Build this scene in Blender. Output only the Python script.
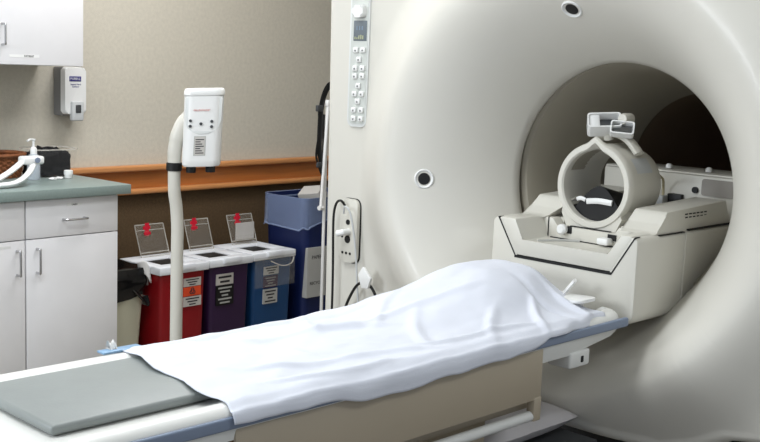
import bpy, bmesh, math, random
from mathutils import Vector, Matrix, noise
random.seed(7)
PI = math.pi
sc = bpy.context.scene
COL = sc.collection
for o in list(bpy.data.objects): bpy.data.objects.remove(o)

# ---------------------------------------------------------------- camera
cam_d = bpy.data.cameras.new('camera'); cam = bpy.data.objects.new('camera', cam_d); COL.objects.link(cam)
sc.camera = cam
cam_d.sensor_fit = 'HORIZONTAL'; cam_d.sensor_width = 36.0
cam_d.lens = 1093.8 / 760 * 36.0
cam_d.clip_start = .05
RT = Vector((0.71218, 0.70099, 0.03881)); UP = Vector((-0.1259, 0.07309, 0.98935)); FW = Vector((-0.6910, 0.7091, -0.1404))
FW.normalize(); RT = (RT - FW * RT.dot(FW)).normalized(); UP = RT.cross(FW)
m = Matrix((RT, UP, -FW)).transposed().to_4x4(); m.translation = Vector((0, 0, 1.42)); cam.matrix_world = m

# ---------------------------------------------------------------- light
vs = sc.view_settings
vs.view_transform = 'Standard'; vs.look = 'None'; vs.gamma = 1; vs.use_curve_mapping = False
vs.exposure = 0.0
world = bpy.data.worlds.new('world'); sc.world = world; world.use_nodes = True
bg = world.node_tree.nodes['Background']; bg.inputs[0].default_value = (.80, .88, 1.0, 1); bg.inputs[1].default_value = .62
def area(name, loc, size, sy, power, color, target=None):
    d = bpy.data.lights.new(name, 'AREA'); d.shape = 'RECTANGLE'; d.size = size; d.size_y = sy; d.energy = power; d.color = color
    o = bpy.data.objects.new(name, d); COL.objects.link(o); o.location = loc
    if target is not None:
        o.rotation_euler = (Vector(target) - Vector(loc)).to_track_quat('-Z', 'Y').to_euler()
    return o
area('ceiling_panel_light', (-2.2, 1.0, 2.62), .6, 1.2, 32, (.93, .97, 1.0))
area('wall_fill_light', (-3.35, 2.6, 2.62), .6, 1.2, 34, (.98, .98, 1.0))  # unseen overhead fill, added to brighten the back wall above the bins
area('ceiling_panel_light_right', (.2, 1.9, 2.62), .6, 1.2, 18, (.93, .97, 1.0))
area('window_light', (-3.2, -2.0, 2.1), 1.5, 1.0, 85, (.88, .94, 1.0), (-2.0, 2.4, 1.1))

# ---------------------------------------------------------------- materials
def lin(c):
    c /= 255.0
    return c / 12.92 if c <= .04045 else ((c + .055) / 1.055) ** 2.4
MATS = {}
def mat(name, rgb, rough=.5, metal=0, var=.04, vscale=8, bump=0, bscale=200, alpha=1, trans=0, coat=0, ior=1.45, emit=0, stretch=None):
    if name in MATS: return MATS[name]
    m = bpy.data.materials.new(name); m.use_nodes = True; nt = m.node_tree; b = nt.nodes['Principled BSDF']
    c = [lin(v) for v in rgb]
    tc = nt.nodes.new('ShaderNodeTexCoord'); mp = nt.nodes.new('ShaderNodeMapping')
    nt.links.new(tc.outputs['Object'], mp.inputs[0])
    if stretch: mp.inputs['Scale'].default_value = stretch
    n = nt.nodes.new('ShaderNodeTexNoise'); n.inputs['Scale'].default_value = vscale; n.inputs['Detail'].default_value = 4
    nt.links.new(mp.outputs[0], n.inputs['Vector'])
    r = nt.nodes.new('ShaderNodeValToRGB')
    r.color_ramp.elements[0].position = .3; r.color_ramp.elements[1].position = .7
    r.color_ramp.elements[0].color = [max(0, v * (1 - var)) for v in c] + [1]
    r.color_ramp.elements[1].color = [min(1, v * (1 + var)) for v in c] + [1]
    nt.links.new(n.outputs['Fac'], r.inputs[0]); nt.links.new(r.outputs[0], b.inputs['Base Color'])
    b.inputs['Roughness'].default_value = rough; b.inputs['Metallic'].default_value = metal
    b.inputs['Alpha'].default_value = alpha; b.inputs['Transmission Weight'].default_value = trans
    b.inputs['IOR'].default_value = ior; b.inputs['Coat Weight'].default_value = coat
    if bump:
        n2 = nt.nodes.new('ShaderNodeTexNoise'); n2.inputs['Scale'].default_value = bscale; n2.inputs['Detail'].default_value = 3
        nt.links.new(mp.outputs[0], n2.inputs['Vector'])
        bp = nt.nodes.new('ShaderNodeBump'); bp.inputs['Strength'].default_value = bump; bp.inputs['Distance'].default_value = .004
        nt.links.new(n2.outputs['Fac'], bp.inputs['Height']); nt.links.new(bp.outputs[0], b.inputs['Normal'])
    if emit:
        b.inputs['Emission Color'].default_value = c + [1]; b.inputs['Emission Strength'].default_value = emit
    MATS[name] = m
    return m
M_wall = mat('vinyl_wallcovering', (202, 196, 181), .85, var=.05, vscale=60, bump=.35, bscale=260)
M_wains = mat('brown_wainscot_cloth', (90, 71, 48), .95, var=.14, vscale=90, bump=.4, bscale=220)
M_floor = mat('floor_tile', (142, 136, 126), .5, var=.08)
M_ceil = mat('ceiling_tile', (225, 224, 218), .9, bump=.3, bscale=80)
M_wood = mat('oak_rail', (176, 106, 50), .4, var=.14, vscale=6, stretch=(6, .5, 12), coat=.2)
M_woodl = mat('oak_bead', (204, 140, 86), .4, var=.10, vscale=6, stretch=(6, .5, 12), coat=.2)
M_lam = mat('white_laminate', (232, 231, 232), .45, var=.02)
M_lamside = mat('laminate_edge', (70, 66, 62), .6)
M_counter = mat('green_grey_laminate', (132, 146, 142), .35, var=.05, vscale=120)
M_chrome = mat('brushed_metal', (190, 190, 192), .25, 1)
M_gant = mat('scanner_shell', (210, 207, 198), .42, var=.012, vscale=3, coat=.08)
M_gant2 = mat('scanner_shell_warm', (208, 205, 195), .38, var=.015, vscale=4)
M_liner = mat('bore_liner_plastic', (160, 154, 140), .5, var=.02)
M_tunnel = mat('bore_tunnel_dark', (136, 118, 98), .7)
M_seam = mat('seam_black', (16, 16, 16), .7)
M_flap = mat('grey_flap', (150, 145, 138), .5)
M_black = mat('black_rubber', (12, 12, 13), .5)
M_strap = mat('black_webbing', (9, 9, 11), .9)
M_blackgloss = mat('black_bag_plastic', (14, 14, 15), .22, bump=.5, bscale=30)
M_white = mat('white_plastic', (230, 230, 228), .35, var=.01)
M_btn = mat('button_plastic', (216, 218, 216), .4, var=.01)
M_key = mat('keypad_plastic', (196, 199, 194), .4, var=.01)
M_lcd = mat('display_glass', (104, 112, 118), .5)
M_lcdtxt = mat('display_mark', (168, 172, 140), .5)
M_lcdtxt2 = mat('display_mark_blue', (120, 136, 152), .5)
M_sheet = mat('cotton_sheet', (208, 211, 220), .9, var=.012, vscale=14, bump=.15, bscale=500)
M_pad = mat('grey_vinyl_pad', (131, 136, 134), .42, var=.03, vscale=20, bump=.06, bscale=160)
M_top = mat('table_white_shell', (214, 214, 210), .35, var=.01)
M_bump = mat('blue_grey_bumper', (120, 132, 152), .5, var=.02)
M_panel = mat('beige_table_panel', (170, 158, 138), .45, var=.02, vscale=5)
M_grey = mat('grey_metal', (126, 126, 126), .45)
M_dgrey = mat('dark_grey_plastic', (64, 66, 68), .5)
M_pillow = mat('grey_pillow_vinyl', (190, 186, 186), .5, var=.04, bump=.25, bscale=24)
M_red = mat('red_bin_plastic', (138, 14, 22), .4, var=.04)
M_purple = mat('purple_bin_plastic', (50, 26, 62), .45, var=.05)
M_blue = mat('blue_bin_plastic', (22, 66, 112), .42, var=.05)
M_navy = mat('navy_bin_plastic', (12, 28, 76), .5, var=.05)
M_lid = mat('frosted_lid', (236, 239, 244), .4, var=.02, alpha=.94)
M_clear = mat('clear_plastic', (214, 210, 200), .35, alpha=.07)
M_clear.node_tree.nodes['Principled BSDF'].inputs['Specular IOR Level'].default_value = .15
M_tub = mat('clear_tub_plastic', (200, 200, 198), .4, alpha=.025)
M_clearedge = mat('clear_plastic_edge', (214, 210, 200), .2, alpha=.42)
M_liner_bag = mat('clear_bin_liner', (160, 178, 214), .3, alpha=.36, bump=.6, bscale=22)
M_latch = mat('red_latch', (206, 24, 50), .4)
M_label = mat('paper_label', (190, 186, 180), .7)
M_labelg = mat('paper_label_grey', (176, 176, 172), .7)
M_orange = mat('orange_label', (222, 76, 36), .6)
M_ink = mat('label_ink', (44, 42, 46), .7)
M_inkred = mat('red_ink', (196, 84, 78), .7)
M_inkblue = mat('blue_ink', (46, 42, 120), .6)
M_can = mat('beige_can_plastic', (196, 194, 172), .5)
M_wicker = mat('wicker', (126, 74, 40), .65, var=.25, vscale=60)
M_tape = mat('blue_clip_plastic', (124, 158, 188), .4)
M_cream = mat('cream_cable', (208, 196, 160), .5)
M_bottle = mat('bottle_clear', (206, 214, 222), .15, alpha=.55)
M_mirror = mat('mirror_glass', (120, 122, 124), .12, 1)
M_mirframe = mat('mirror_frame_grey', (196, 198, 198), .35)

# ---------------------------------------------------------------- helpers
ROOM = math.radians(2.2699)        # the room's walls are turned this much against the scanner
ROOTS = {}
def bmn(): return bmesh.new()
def setp(o, label=None, cat=None, group=None, kind=None):
    if label: o['label'] = label
    if cat: o['category'] = cat
    if group: o['group'] = group
    if kind: o['kind'] = kind
    return o
def fr(room, v):
    v = Vector(v)
    return Matrix.Rotation(ROOM, 3, 'Z') @ v if room else v
def thing(name, label, cat, loc, room=False, group=None):
    o = bpy.data.objects.new(name, None); COL.objects.link(o); o.empty_display_size = .05
    o.location = fr(room, loc); o.rotation_euler = (0, 0, ROOM if room else 0)
    ROOTS[o.name] = Vector(loc)
    return setp(o, label, cat, group)
def finish(name, bm, m, smooth=35):
    me = bpy.data.meshes.new(name)
    bmesh.ops.recalc_face_normals(bm, faces=bm.faces) if not getattr(bm, 'keep', False) else None
    bm.to_mesh(me); bm.free()
    for x in (m if isinstance(m, (list, tuple)) else [m]): me.materials.append(x)
    if smooth:
        for p in me.polygons: p.use_smooth = True
        try: me.set_sharp_from_angle(angle=math.radians(smooth))
        except Exception: pass
    return me
def part(name, bm, m, parent, label=None, smooth=35, kind=None):
    """a part; its shape is authored in the same frame as its thing"""
    r = parent
    while r.parent: r = r.parent
    off = ROOTS[r.name]
    bmesh.ops.translate(bm, verts=bm.verts, vec=-off)
    o = bpy.data.objects.new(name, finish(name, bm, m, smooth)); COL.objects.link(o); o.parent = parent
    if label: o['label'] = label
    if kind: o['kind'] = kind
    return o
def solo(name, bm, m, loc, label=None, cat=None, room=False, group=None, kind=None, smooth=35):
    bmesh.ops.translate(bm, verts=bm.verts, vec=-Vector(loc))
    o = bpy.data.objects.new(name, finish(name, bm, m, smooth)); COL.objects.link(o)
    o.location = fr(room, loc); o.rotation_euler = (0, 0, ROOM if room else 0)
    ROOTS[o.name] = Vector(loc)
    return setp(o, label, cat, group, kind)
def box(bm, lo, hi, bev=0, seg=2, mi=0, M=None):
    lo = Vector(lo); hi = Vector(hi); c = (lo + hi) / 2; s = hi - lo
    r = bmesh.ops.create_cube(bm, size=1, matrix=Matrix.Translation(c) @ Matrix.Diagonal((s.x, s.y, s.z, 1)))
    vs = r['verts']; fs = list({f for v in vs for f in v.link_faces}); es = list({e for v in vs for e in v.link_edges})
    for f in fs: f.material_index = mi
    if bev:
        rr = bmesh.ops.bevel(bm, geom=es, offset=bev, segments=seg, affect='EDGES', profile=.5)
        vs = list({v for f in rr['faces'] for v in f.verts} | {v for v in vs if v.is_valid})
        for f in rr['faces']: f.material_index = mi
    if M is not None: bmesh.ops.transform(bm, matrix=M, verts=[v for v in vs if v.is_valid])
    return bm
def smooth_path(pts, n=8):
    pts = [Vector(p) for p in pts]; out = []
    P = [pts[0]] + pts + [pts[-1]]
    for i in range(1, len(P) - 2):
        for k in range(n):
            t = k / n; a, b, c, d = P[i - 1], P[i], P[i + 1], P[i + 2]
            out.append(.5 * ((2 * b) + (c - a) * t + (2 * a - 5 * b + 4 * c - d) * t * t + (3 * b - a - 3 * c + d) * t ** 3))
    out.append(pts[-1]); return out
def tube(bm, pts, r, seg=12, smooth=0, mi=0, flat=None):
    """tube of round (or flat = (w, t)) section through points; r may be a list"""
    P = smooth_path(pts, smooth) if smooth else [Vector(p) for p in pts]
    n = len(P); rs = r if isinstance(r, (list, tuple)) else [r] * n
    if len(rs) != n: rs = [rs[min(len(rs) - 1, int(round(i / (n - 1) * (len(rs) - 1))))] for i in range(n)]
    t0 = (P[1] - P[0]).normalized(); up = Vector((0, 0, 1)) if abs(t0.z) < .9 else Vector((1, 0, 0))
    x = t0.cross(up).normalized(); rings = []
    for i in range(n):
        t = (P[min(i + 1, n - 1)] - P[max(i - 1, 0)]).normalized()
        x = (x - t * x.dot(t)).normalized(); y = t.cross(x)
        ring = []
        for k in range(seg):
            a = 2 * PI * k / seg
            if flat: v = P[i] + x * (math.cos(a) * flat[0]) + y * (math.sin(a) * flat[1])
            else: v = P[i] + x * (math.cos(a) * rs[i]) + y * (math.sin(a) * rs[i])
            ring.append(bm.verts.new(v))
        rings.append(ring)
    for i in range(n - 1):
        for k in range(seg):
            f = bm.faces.new((rings[i][k], rings[i][(k + 1) % seg], rings[i + 1][(k + 1) % seg], rings[i + 1][k])); f.material_index = mi
    bm.faces.new(rings[0]).material_index = mi; bm.faces.new(rings[-1]).material_index = mi
    return bm
def lathe(bm, prof, c=(0, 0, 0), axis='Z', seg=32, mi=0, M=None, cap=True):
    """prof: list of (radius, height)"""
    c = Vector(c); rings = []
    for r, h in prof:
        ring = []
        for k in range(seg):
            a = 2 * PI * k / seg; x, y = r * math.cos(a), r * math.sin(a)
            v = {'Z': Vector((x, y, h)), 'Y': Vector((x, h, y)), 'X': Vector((h, x, y))}[axis]
            if M is not None: v = M @ v
            ring.append(bm.verts.new(c + v))
        rings.append(ring)
    for i in range(len(rings) - 1):
        for k in range(seg):
            bm.faces.new((rings[i][k], rings[i][(k + 1) % seg], rings[i + 1][(k + 1) % seg], rings[i + 1][k])).material_index = mi
    if cap:
        bm.faces.new(rings[0]).material_index = mi; bm.faces.new(rings[-1]).material_index = mi
    return bm
def prism(bm, poly, f0, f1, mi=0, bev=0, seg=2):
    """poly: 2D points; f0/f1: functions (a,b)->Vector for the two ends"""
    A = [bm.verts.new(f0(*p)) for p in poly]; B = [bm.verts.new(f1(*p)) for p in poly]
    n = len(poly); fs = []
    for i in range(n):
        fs.append(bm.faces.new((A[i], A[(i + 1) % n], B[(i + 1) % n], B[i])))
    fs.append(bm.faces.new(A)); fs.append(bm.faces.new(B))
    for f in fs: f.material_index = mi
    if bev:
        es = list({e for f in fs for e in f.edges})
        r = bmesh.ops.bevel(bm, geom=es, offset=bev, segments=seg, affect='EDGES', profile=.5)
        for f in r['faces']: f.material_index = mi
    return bm
def grid(bm, nu, nv, fn, closeu=False, mi=0):
    V = [[bm.verts.new(fn(i / (nu if closeu else nu - 1), j / (nv - 1))) for j in range(nv)] for i in range(nu)]
    for i in range(nu if closeu else nu - 1):
        for j in range(nv - 1):
            bm.faces.new((V[i][j], V[(i + 1) % nu][j], V[(i + 1) % nu][j + 1], V[i][j + 1])).material_index = mi
    return V
def rrect(x0, x1, y0, y1, r, n=5):
    out = []
    for cx, cy, a0 in ((x1 - r, y1 - r, 0), (x0 + r, y1 - r, 90), (x0 + r, y0 + r, 180), (x1 - r, y0 + r, 270)):
        for k in range(n + 1):
            a = math.radians(a0 + 90 * k / n); out.append((cx + r * math.cos(a), cy + r * math.sin(a)))
    return out
def text_bm(s, size, M, depth=.0004):
    """writing as mesh: M maps the text's own x (right), y (up), z (out) to the frame"""
    cu = bpy.data.curves.new('writing', 'FONT'); cu.body = s; cu.size = size; cu.align_x = 'CENTER'; cu.align_y = 'CENTER'; cu.extrude = depth
    cu.resolution_u = 2
    o = bpy.data.objects.new('writing', cu); COL.objects.link(o)
    bpy.context.view_layer.update()
    me = bpy.data.meshes.new_from_object(o.evaluated_get(bpy.context.evaluated_depsgraph_get()))
    bm = bmesh.new(); bm.from_mesh(me); bmesh.ops.transform(bm, matrix=M, verts=bm.verts)
    bpy.data.objects.remove(o); bpy.data.curves.remove(cu); bpy.data.meshes.remove(me)
    return bm
def basis(o, x, y, z):
    x, y, z = Vector(x).normalized(), Vector(y).normalized(), Vector(z).normalized()
    m = Matrix((x, y, z)).transposed().to_4x4(); m.translation = Vector(o); return m
def sstep(t):
    t = max(0, min(1, t)); return t * t * (3 - 2 * t)
def copy_tree(o, parent=None):
    c = o.copy(); COL.objects.link(c)
    if parent: c.parent = parent
    for ch in o.children: copy_tree(ch, c)
    return c

# ================================================================ SETTING (room frame: x = -n, y = along the wall)
WN = 4.32
bm = bmn(); box(bm, (-WN - .1, -1.5, .84), (-WN, 6.2, 2.7)); solo('wall_back', bm, M_wall, (-WN, 2, 0), room=True, kind='structure')
bm = bmn(); box(bm, (-WN - .1, -1.5, 0), (-WN, 6.2, .84)); solo('wall_back_lower', bm, M_wains, (-WN, 2, 0), room=True, kind='structure')
bm = bmn(); box(bm, (-WN - .1, -3.5, -.1), (3, 6.2, 0)); solo('floor', bm, M_floor, (-1, 2, 0), room=True, kind='structure')
bm = bmn(); box(bm, (-WN - .1, -1.0, 2.7), (3, 6.2, 2.8)); solo('ceiling', bm, M_ceil, (-1, 2, 2.7), room=True, kind='structure')
bm = bmn(); box(bm, (-WN - .1, 6.2, 0), (3, 6.3, 2.7)); solo('wall_right', bm, M_wall, (-1, 6.2, 0), room=True, kind='structure')
bm = bmn()
box(bm, (-WN, 1.0, .795), (-WN + .012, 6.2, .892), 0, mi=0)
for z0, z1, t in ((.884, .912, .045), (.774, .800, .042)):
    box(bm, (-WN, 1.0, z0), (-WN + t, 6.2, z1), .009, 3, mi=1)
solo('trim_1', bm, [M_wood, M_woodl], (-WN, 3, .8), room=True, kind='structure')

# ================================================================ MRI SCANNER (scanner frame = world)
XC, ZC, R0, Y0 = -1.706, 1.096, .360, 2.72
scan = thing('mri_scanner', 'large off-white MRI scanner with round flared bore and open bridge inside', 'medical scanner', (XC, 3.2, 0))
def ridge(a):      # radius of the bulging lip by direction
    s = math.sin(a); c = math.cos(a)
    return .64 - .08 * sstep(-s) - .02 * max(0, c)
def prof(r, a):
    R = ridge(a); Yr = 2.415
    if r <= R:
        u = (r - R0) / (R - R0)
        return Yr + (Y0 - Yr) * max(0, 1 - u) ** 1.75
    return Yr + .115 * sstep((r - R) / .24)
OUT = [(-2.760, 2.1), (-2.55, 2.22), (-.85, 2.22), (-.70, 2.1), (-.70, .47), (-.95, .51), (-1.10, .53), (-1.20, .52), (-1.28, .475), (-1.36, .452), (-1.5, .455), (-1.75, .465), (-2.4, .43), (-2.730, .42)]
def hit_outline(a):
    d = Vector((math.cos(a), math.sin(a))); best = None
    for i in range(len(OUT)):
        p = Vector(OUT[i]) - Vector((XC, ZC)); q = Vector(OUT[(i + 1) % len(OUT)]) - Vector((XC, ZC)); e = q - p
        den = d.x * e.y - d.y * e.x
        if abs(den) < 1e-9: continue
        t = (p.x * e.y - p.y * e.x) / den; s = (p.x * d.y - p.y * d.x) / den
        if t > 0 and -1e-6 <= s <= 1 + 1e-6 and (best is None or t < best): best = t
    return best
NA = 288; rings = []
bm = bmn()
corner = sorted(set([2 * PI * k / NA for k in range(NA)] + [math.atan2(z - ZC, x - XC) % (2 * PI) for x, z in OUT]))
for a in corner:
    B = hit_outline(a); row = []
    ca, sa = math.cos(a), math.sin(a); ER = .035
    ts = [0, .012, .03] + [.05 + .95 * (k / 44) for k in range(45)]
    for t in ts:
        r = R0 + t * (B - R0); e = B - r
        y = prof(r, a)
        row.append((r, y))
    # rounded outer edge
    row = [(r, y) for r, y in row if r < B - ER - .004]
    yb = prof(B - ER, a)
    for k in range(7):
        g = PI / 2 * k / 6; row.append((B - ER + ER * math.sin(g), yb + ER * (1 - math.cos(g))))
    # throat roll to the inside
    head = [(R0 + .045, Y0 + .03), (R0 + .012, Y0 + .032), (R0 + .002, Y0 + .018)]
    row = head + row
    row += [(B, 2.9), (B, 3.9)]
    rings.append([(XC + r * ca, y, ZC + r * sa) for r, y in row])
mx = max(len(r) for r in rings)
# rows differ in length where the outline is near: resample by inserting repeats before the rim
fixed = []
for r in rings:
    while len(r) < mx:
        # split the longest segment of the face
        L = [(Vector(r[i + 1]) - Vector(r[i])).length for i in range(len(r) - 10)]
        i = L.index(max(L)); mid = tuple((Vector(r[i]) + Vector(r[i + 1])) / 2); r = r[:i + 1] + [mid] + r[i + 1:]
    fixed.append(r)
grid(bm, len(fixed), mx, lambda u, v: Vector(fixed[int(round(u * len(fixed)))][int(round(v * (mx - 1)))]), closeu=True)
front = part('front_cover', bm, M_gant, scan, smooth=50)
# bore liner, flaring a little behind the crevice
bm = bmn()
lathe(bm, [(.40, 2.80), (.385, 2.76), (.368, 2.755), (.352, 2.762), (.343, 2.78), (.325, 2.90), (.30, 3.05), (.275, 3.20), (.268, 3.24), (.285, 3.26), (.33, 3.26), (.40, 3.2), (.40, 2.9)], (XC, 0, ZC + .012), 'Y', 96, cap=False)
part('bore_liner', bm, M_liner, scan)
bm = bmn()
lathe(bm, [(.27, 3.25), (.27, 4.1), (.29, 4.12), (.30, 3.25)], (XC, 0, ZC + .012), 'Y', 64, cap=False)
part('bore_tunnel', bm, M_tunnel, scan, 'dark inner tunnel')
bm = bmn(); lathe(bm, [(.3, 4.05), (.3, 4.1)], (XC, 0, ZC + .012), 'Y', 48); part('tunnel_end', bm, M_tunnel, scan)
bm = bmn(); box(bm, (-2.62, 2.72, 0), (-.78, 3.85, .62)); part('plinth', bm, M_seam, scan, 'black recessed base')
# two sight ports in the flare
for (px, pz) in ((-2.233, 1.083), (-1.750, 1.592)):
    a = math.atan2(pz - ZC, px - XC); r = math.hypot(px - XC, pz - ZC)
    y = prof(r, a); dy = (prof(r + .01, a) - prof(r - .01, a)) / .02
    nrm = Vector((dy * math.cos(a), -1, dy * math.sin(a))).normalized()
    q = nrm.to_track_quat('Z', 'Y').to_matrix()
    bm = bmn(); lathe(bm, [(.030, -.002), (.030, .002), (.027, .004), (.024, .002), (.019, -.004), (.019, -.001)], (px, y, pz), 'Z', 32, M=q, cap=False)
    pr = part('sight_port', bm, M_white, scan)
    bm = bmn(); lathe(bm, [(.0185, -.003), (.0185, .0012), (.012, .002)], (px, y, pz), 'Z', 24, M=q); part('port_lens', bm, M_black, pr)
# control panel on the upper left
YP = 2.53
bm = bmn(); prism(bm, rrect(-2.630, -2.541, 1.218, 1.74, .022), lambda a, b: Vector((a, YP + .01, b)), lambda a, b: Vector((a, YP - .007, b)), bev=.002)
pan = part('control_panel', bm, M_btn, scan)
bm = bmn(); prism(bm, rrect(-2.622, -2.545, 1.228, 1.73, .016), lambda a, b: Vector((a, YP, b)), lambda a, b: Vector((a, YP - .0085, b)))
part('panel_overlay', bm, M_key, pan)
bm = bmn(); prism(bm, rrect(-2.604, -2.553, 1.572, 1.612, .014), lambda a, b: Vector((a, YP, b)), lambda a, b: Vector((a, YP - .028, b)), bev=.006)
part('stop_knob', bm, M_white, pan)
bm = bmn(); box(bm, (-2.611, YP - .010, 1.497), (-2.549, YP, 1.563), .002)
dsp = part('display', bm, M_lcd, pan)
bm = bmn()
for k, h in enumerate((.006, .004, .010, .012, .010)): box(bm, (-2.604 + k * .009, YP - .0112, 1.503), (-2.599 + k * .009, YP - .0098, 1.505 + h))
part('display_reading', bm, M_lcdtxt, dsp)
bm = bmn()
for k in range(3): box(bm, (-2.596 + k * .012, YP - .0112, 1.532), (-2.591 + k * .012, YP - .0098, 1.545))
part('display_reading', bm, M_lcdtxt2, dsp)
for bx_, bz_ in ((-2.594, 1.468), (-2.561, 1.469), (-2.578, 1.438), (-2.595, 1.409), (-2.561, 1.410), (-2.595, 1.384), (-2.561, 1.385), (-2.578, 1.353), (-2.594, 1.326), (-2.561, 1.327), (-2.578, 1.302), (-2.595, 1.273), (-2.561, 1.274), (-2.594, 1.245), (-2.561, 1.246)):
    bm = bmn(); box(bm, (bx_ - .0105, YP - .016, bz_ - .009), (bx_ + .0105, YP - .008, bz_ + .009), .003, mi=0)
    box(bm, (bx_ - .003, YP - .0168, bz_ - .005), (bx_ + .004, YP - .0155, bz_ + .001), 0, mi=1)
    part('button', bm, [M_white, M_grey], pan)
# outlet plate
bm = bmn(); prism(bm, rrect(-2.6385, -2.5515, .7615, .9795, .025), lambda a, b: Vector((a, YP + .01, b)), lambda a, b: Vector((a, YP - .006, b)))
pl0 = part('outlet_plate', bm, M_seam, scan)
bm = bmn(); prism(bm, rrect(-2.637, -2.553, .764, .978, .024), lambda a, b: Vector((a, YP, b)), lambda a, b: Vector((a, YP - .018, b)), bev=.004)
part('plate_face', bm, M_gant2, pl0)
for (x, z, r) in ((-2.596, .842, .013), (-2.596, .90, .009), (-2.622, .85, .005), (-2.618, .795, .0045), (-2.600, .795, .0045), (-2.582, .795, .0045)):
    bm = bmn(); lathe(bm, [(r, YP - .012), (r, YP - .020)], (x, 0, z), 'Y', 20); part('socket', bm, M_black, pl0)
bm = bmn(); tube(bm, [(-2.592, YP - .015, .868), (-2.592, YP - .045, .868), (-2.612, YP - .05, .862)], .011, 12); part('plug', bm, M_white, pl0)

# ---- bridge inside the bore
bx0, bx1, by0, bz0, bz1 = -1.94, -1.462, 2.454, .775, 1.008
bm = bmn()
# body: cross-section with rounded shoulders, front with a tray-shaped notch
def sect(x0, x1, z0, z1, r): return rrect(x0, x1, z0, z1, r, 5)
def rnd(pts, rad, n=4):
    out = []
    for k, (p, r) in enumerate(zip(pts, rad)):
        if not r: out.append(p); continue
        p = Vector(p); a = Vector(pts[k - 1]) - p; b = Vector(pts[(k + 1) % len(pts)]) - p
        a = p + a.normalized() * r; b = p + b.normalized() * r
        for t in range(n + 1):
            t /= n; q = a * (1 - t) ** 2 + p * 2 * t * (1 - t) + b * t * t; out.append((q.x, q.y))
    return out
U = rnd([(bx0, bz0), (bx1, bz0), (bx1, bz1), (-1.476, bz1), (-1.537, .904), (-1.850, .904), (-1.913, bz1), (bx0, bz1)], [.03, .03, .018, 0, 0, 0, 0, .018])
cxm, czm = (bx0 + bx1) / 2, .9
def ucap(k, y): return [bm.verts.new((cxm + (a - cxm) * k, y, czm + (b - czm) * k)) for a, b in U]
L0, L1, L2, L3 = ucap(.965, by0), ucap(.985, by0 + .002), ucap(1, by0 + .012), ucap(1, 3.02)
for A_, B_ in ((L0, L1), (L1, L2), (L2, L3)):
    for k in range(len(U)): bm.faces.new((A_[k], A_[(k + 1) % len(U)], B_[(k + 1) % len(U)], B_[k]))
bm.faces.new(L0); bm.faces.new(L3)
box(bm, (-1.916, by0 + .16, .86), (-1.805, 3.02, bz1 - .001), 0); box(bm, (-1.615, by0 + .16, .86), (-1.472, 3.02, bz1 - .001), 0); box(bm, (-1.81, by0 + .16, .86), (-1.61, 3.02, .984), 0)
bridge = part('bridge', bm, M_gant2, scan)
bm = bmn()
prism(bm, [(-1.909, bz1 + .001), (-1.848, .908), (-1.539, .908), (-1.480, bz1 + .001), (-1.515, bz1 + .001), (-1.548, .950), (-1.832, .950), (-1.856, bz1 + .001)],
      lambda a, b: Vector((a, by0 - .001, b)), lambda a, b: Vector((a, by0 + .14, b)), bev=.003)
tray = part('tray', bm, M_gant2, bridge)
bm = bmn()
prism(bm, [(-1.920, bz1 + .0005), (-1.852, .901), (-1.535, .901), (-1.469, bz1 + .0005), (-1.473, bz1 + .0005), (-1.537, .905), (-1.850, .905), (-1.915, bz1 + .0005)],
      lambda a, b: Vector((a, by0 - .0012, b)), lambda a, b: Vector((a, by0 + .02, b)))
box(bm, (-1.855, by0 - .0013, .8995), (-1.536, by0 + .01, .9065))
part('seam', bm, M_seam, bridge)
# back wall of the tray with a crooked seam
bm = bmn(); prism(bm, [(-1.862, 1.0075), (-1.835, .945), (-1.54, .945), (-1.512, 1.0075), (-1.600, 1.0075), (-1.612, .986), (-1.805, .986), (-1.818, 1.0075)], lambda a, b: Vector((a, by0 + .125, b)), lambda a, b: Vector((a, by0 + .16, b)), bev=.002)
part('tray_back', bm, M_gant2, bridge)
bm = bmn(); box(bm, (-1.825, by0 + .1235, .950), (-1.55, by0 + .13, .953)); box(bm, (-1.835, by0 + .1235, .950), (-1.832, by0 + .13, 1.008), M=None)
box(bm, (-1.632, by0 + .121, .968), (-1.606, by0 + .13, .985)); box(bm, (-1.770, by0 + .122, .968), (-1.752, by0 + .13, .990), .004)
part('tray_seam', bm, M_seam, bridge)
bm = bmn(); lathe(bm, [(.013, 0), (.015, -.006), (.015, -.016), (.010, -.022)], (-1.778, by0 + .124, .980), 'Y', 20); part('latch_knob', bm, M_white, bridge)
bm = bmn(); box(bm, (-1.652, by0 + .095, .956), (-1.615, by0 + .126, .975), .006, 3); part('latch_lever', bm, M_white, bridge)
bm = bmn(); tube(bm, [(-1.80, by0 + .03, .951), (-1.76, by0 + .09, .953), (-1.72, by0 + .12, .953)], .0035, 8, 5); part('tray_cord', bm, M_labelg, bridge)
# coil cradle rails on top: raised steps with swept fronts
for sgn in (-1, 1):
    bm = bmn()
    prof2 = [(2.575, 1.006), (2.60, 1.012), (2.625, 1.030), (2.645, 1.055), (2.655, 1.062), (2.98, 1.075), (3.0, 1.0)]
    if sgn > 0:
        prism(bm, prof2, lambda a, b: Vector((-1.575, a - .04, b)), lambda a, b: Vector((-1.475 if b > 1.02 else -1.468, a - .04, b)), bev=.004)
    else:
        prism(bm, prof2, lambda a, b: Vector((-1.93 if b < 1.02 else -1.92, a - .01, b)), lambda a, b: Vector((-1.81 + (b - 1.0) * .9 - .04, a - .01, b)), bev=.004)
    part('cradle_step', bm, M_gant2, bridge)
bm = bmn()
for i in range(6):
    for j in range(4):
        box(bm, (-1.4755, 2.705 + i * .021, 1.022 + j * .009), (-1.4725, 2.719 + i * .021, 1.0255 + j * .009))
part('vent_slots', bm, M_seam, bridge)
bm = bmn()
box(bm, (bx1 - .004, 2.692, .82), (bx1 + .004, 2.704, 1.004), .003)
part('side_rib', bm, M_gant2, bridge)
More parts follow.
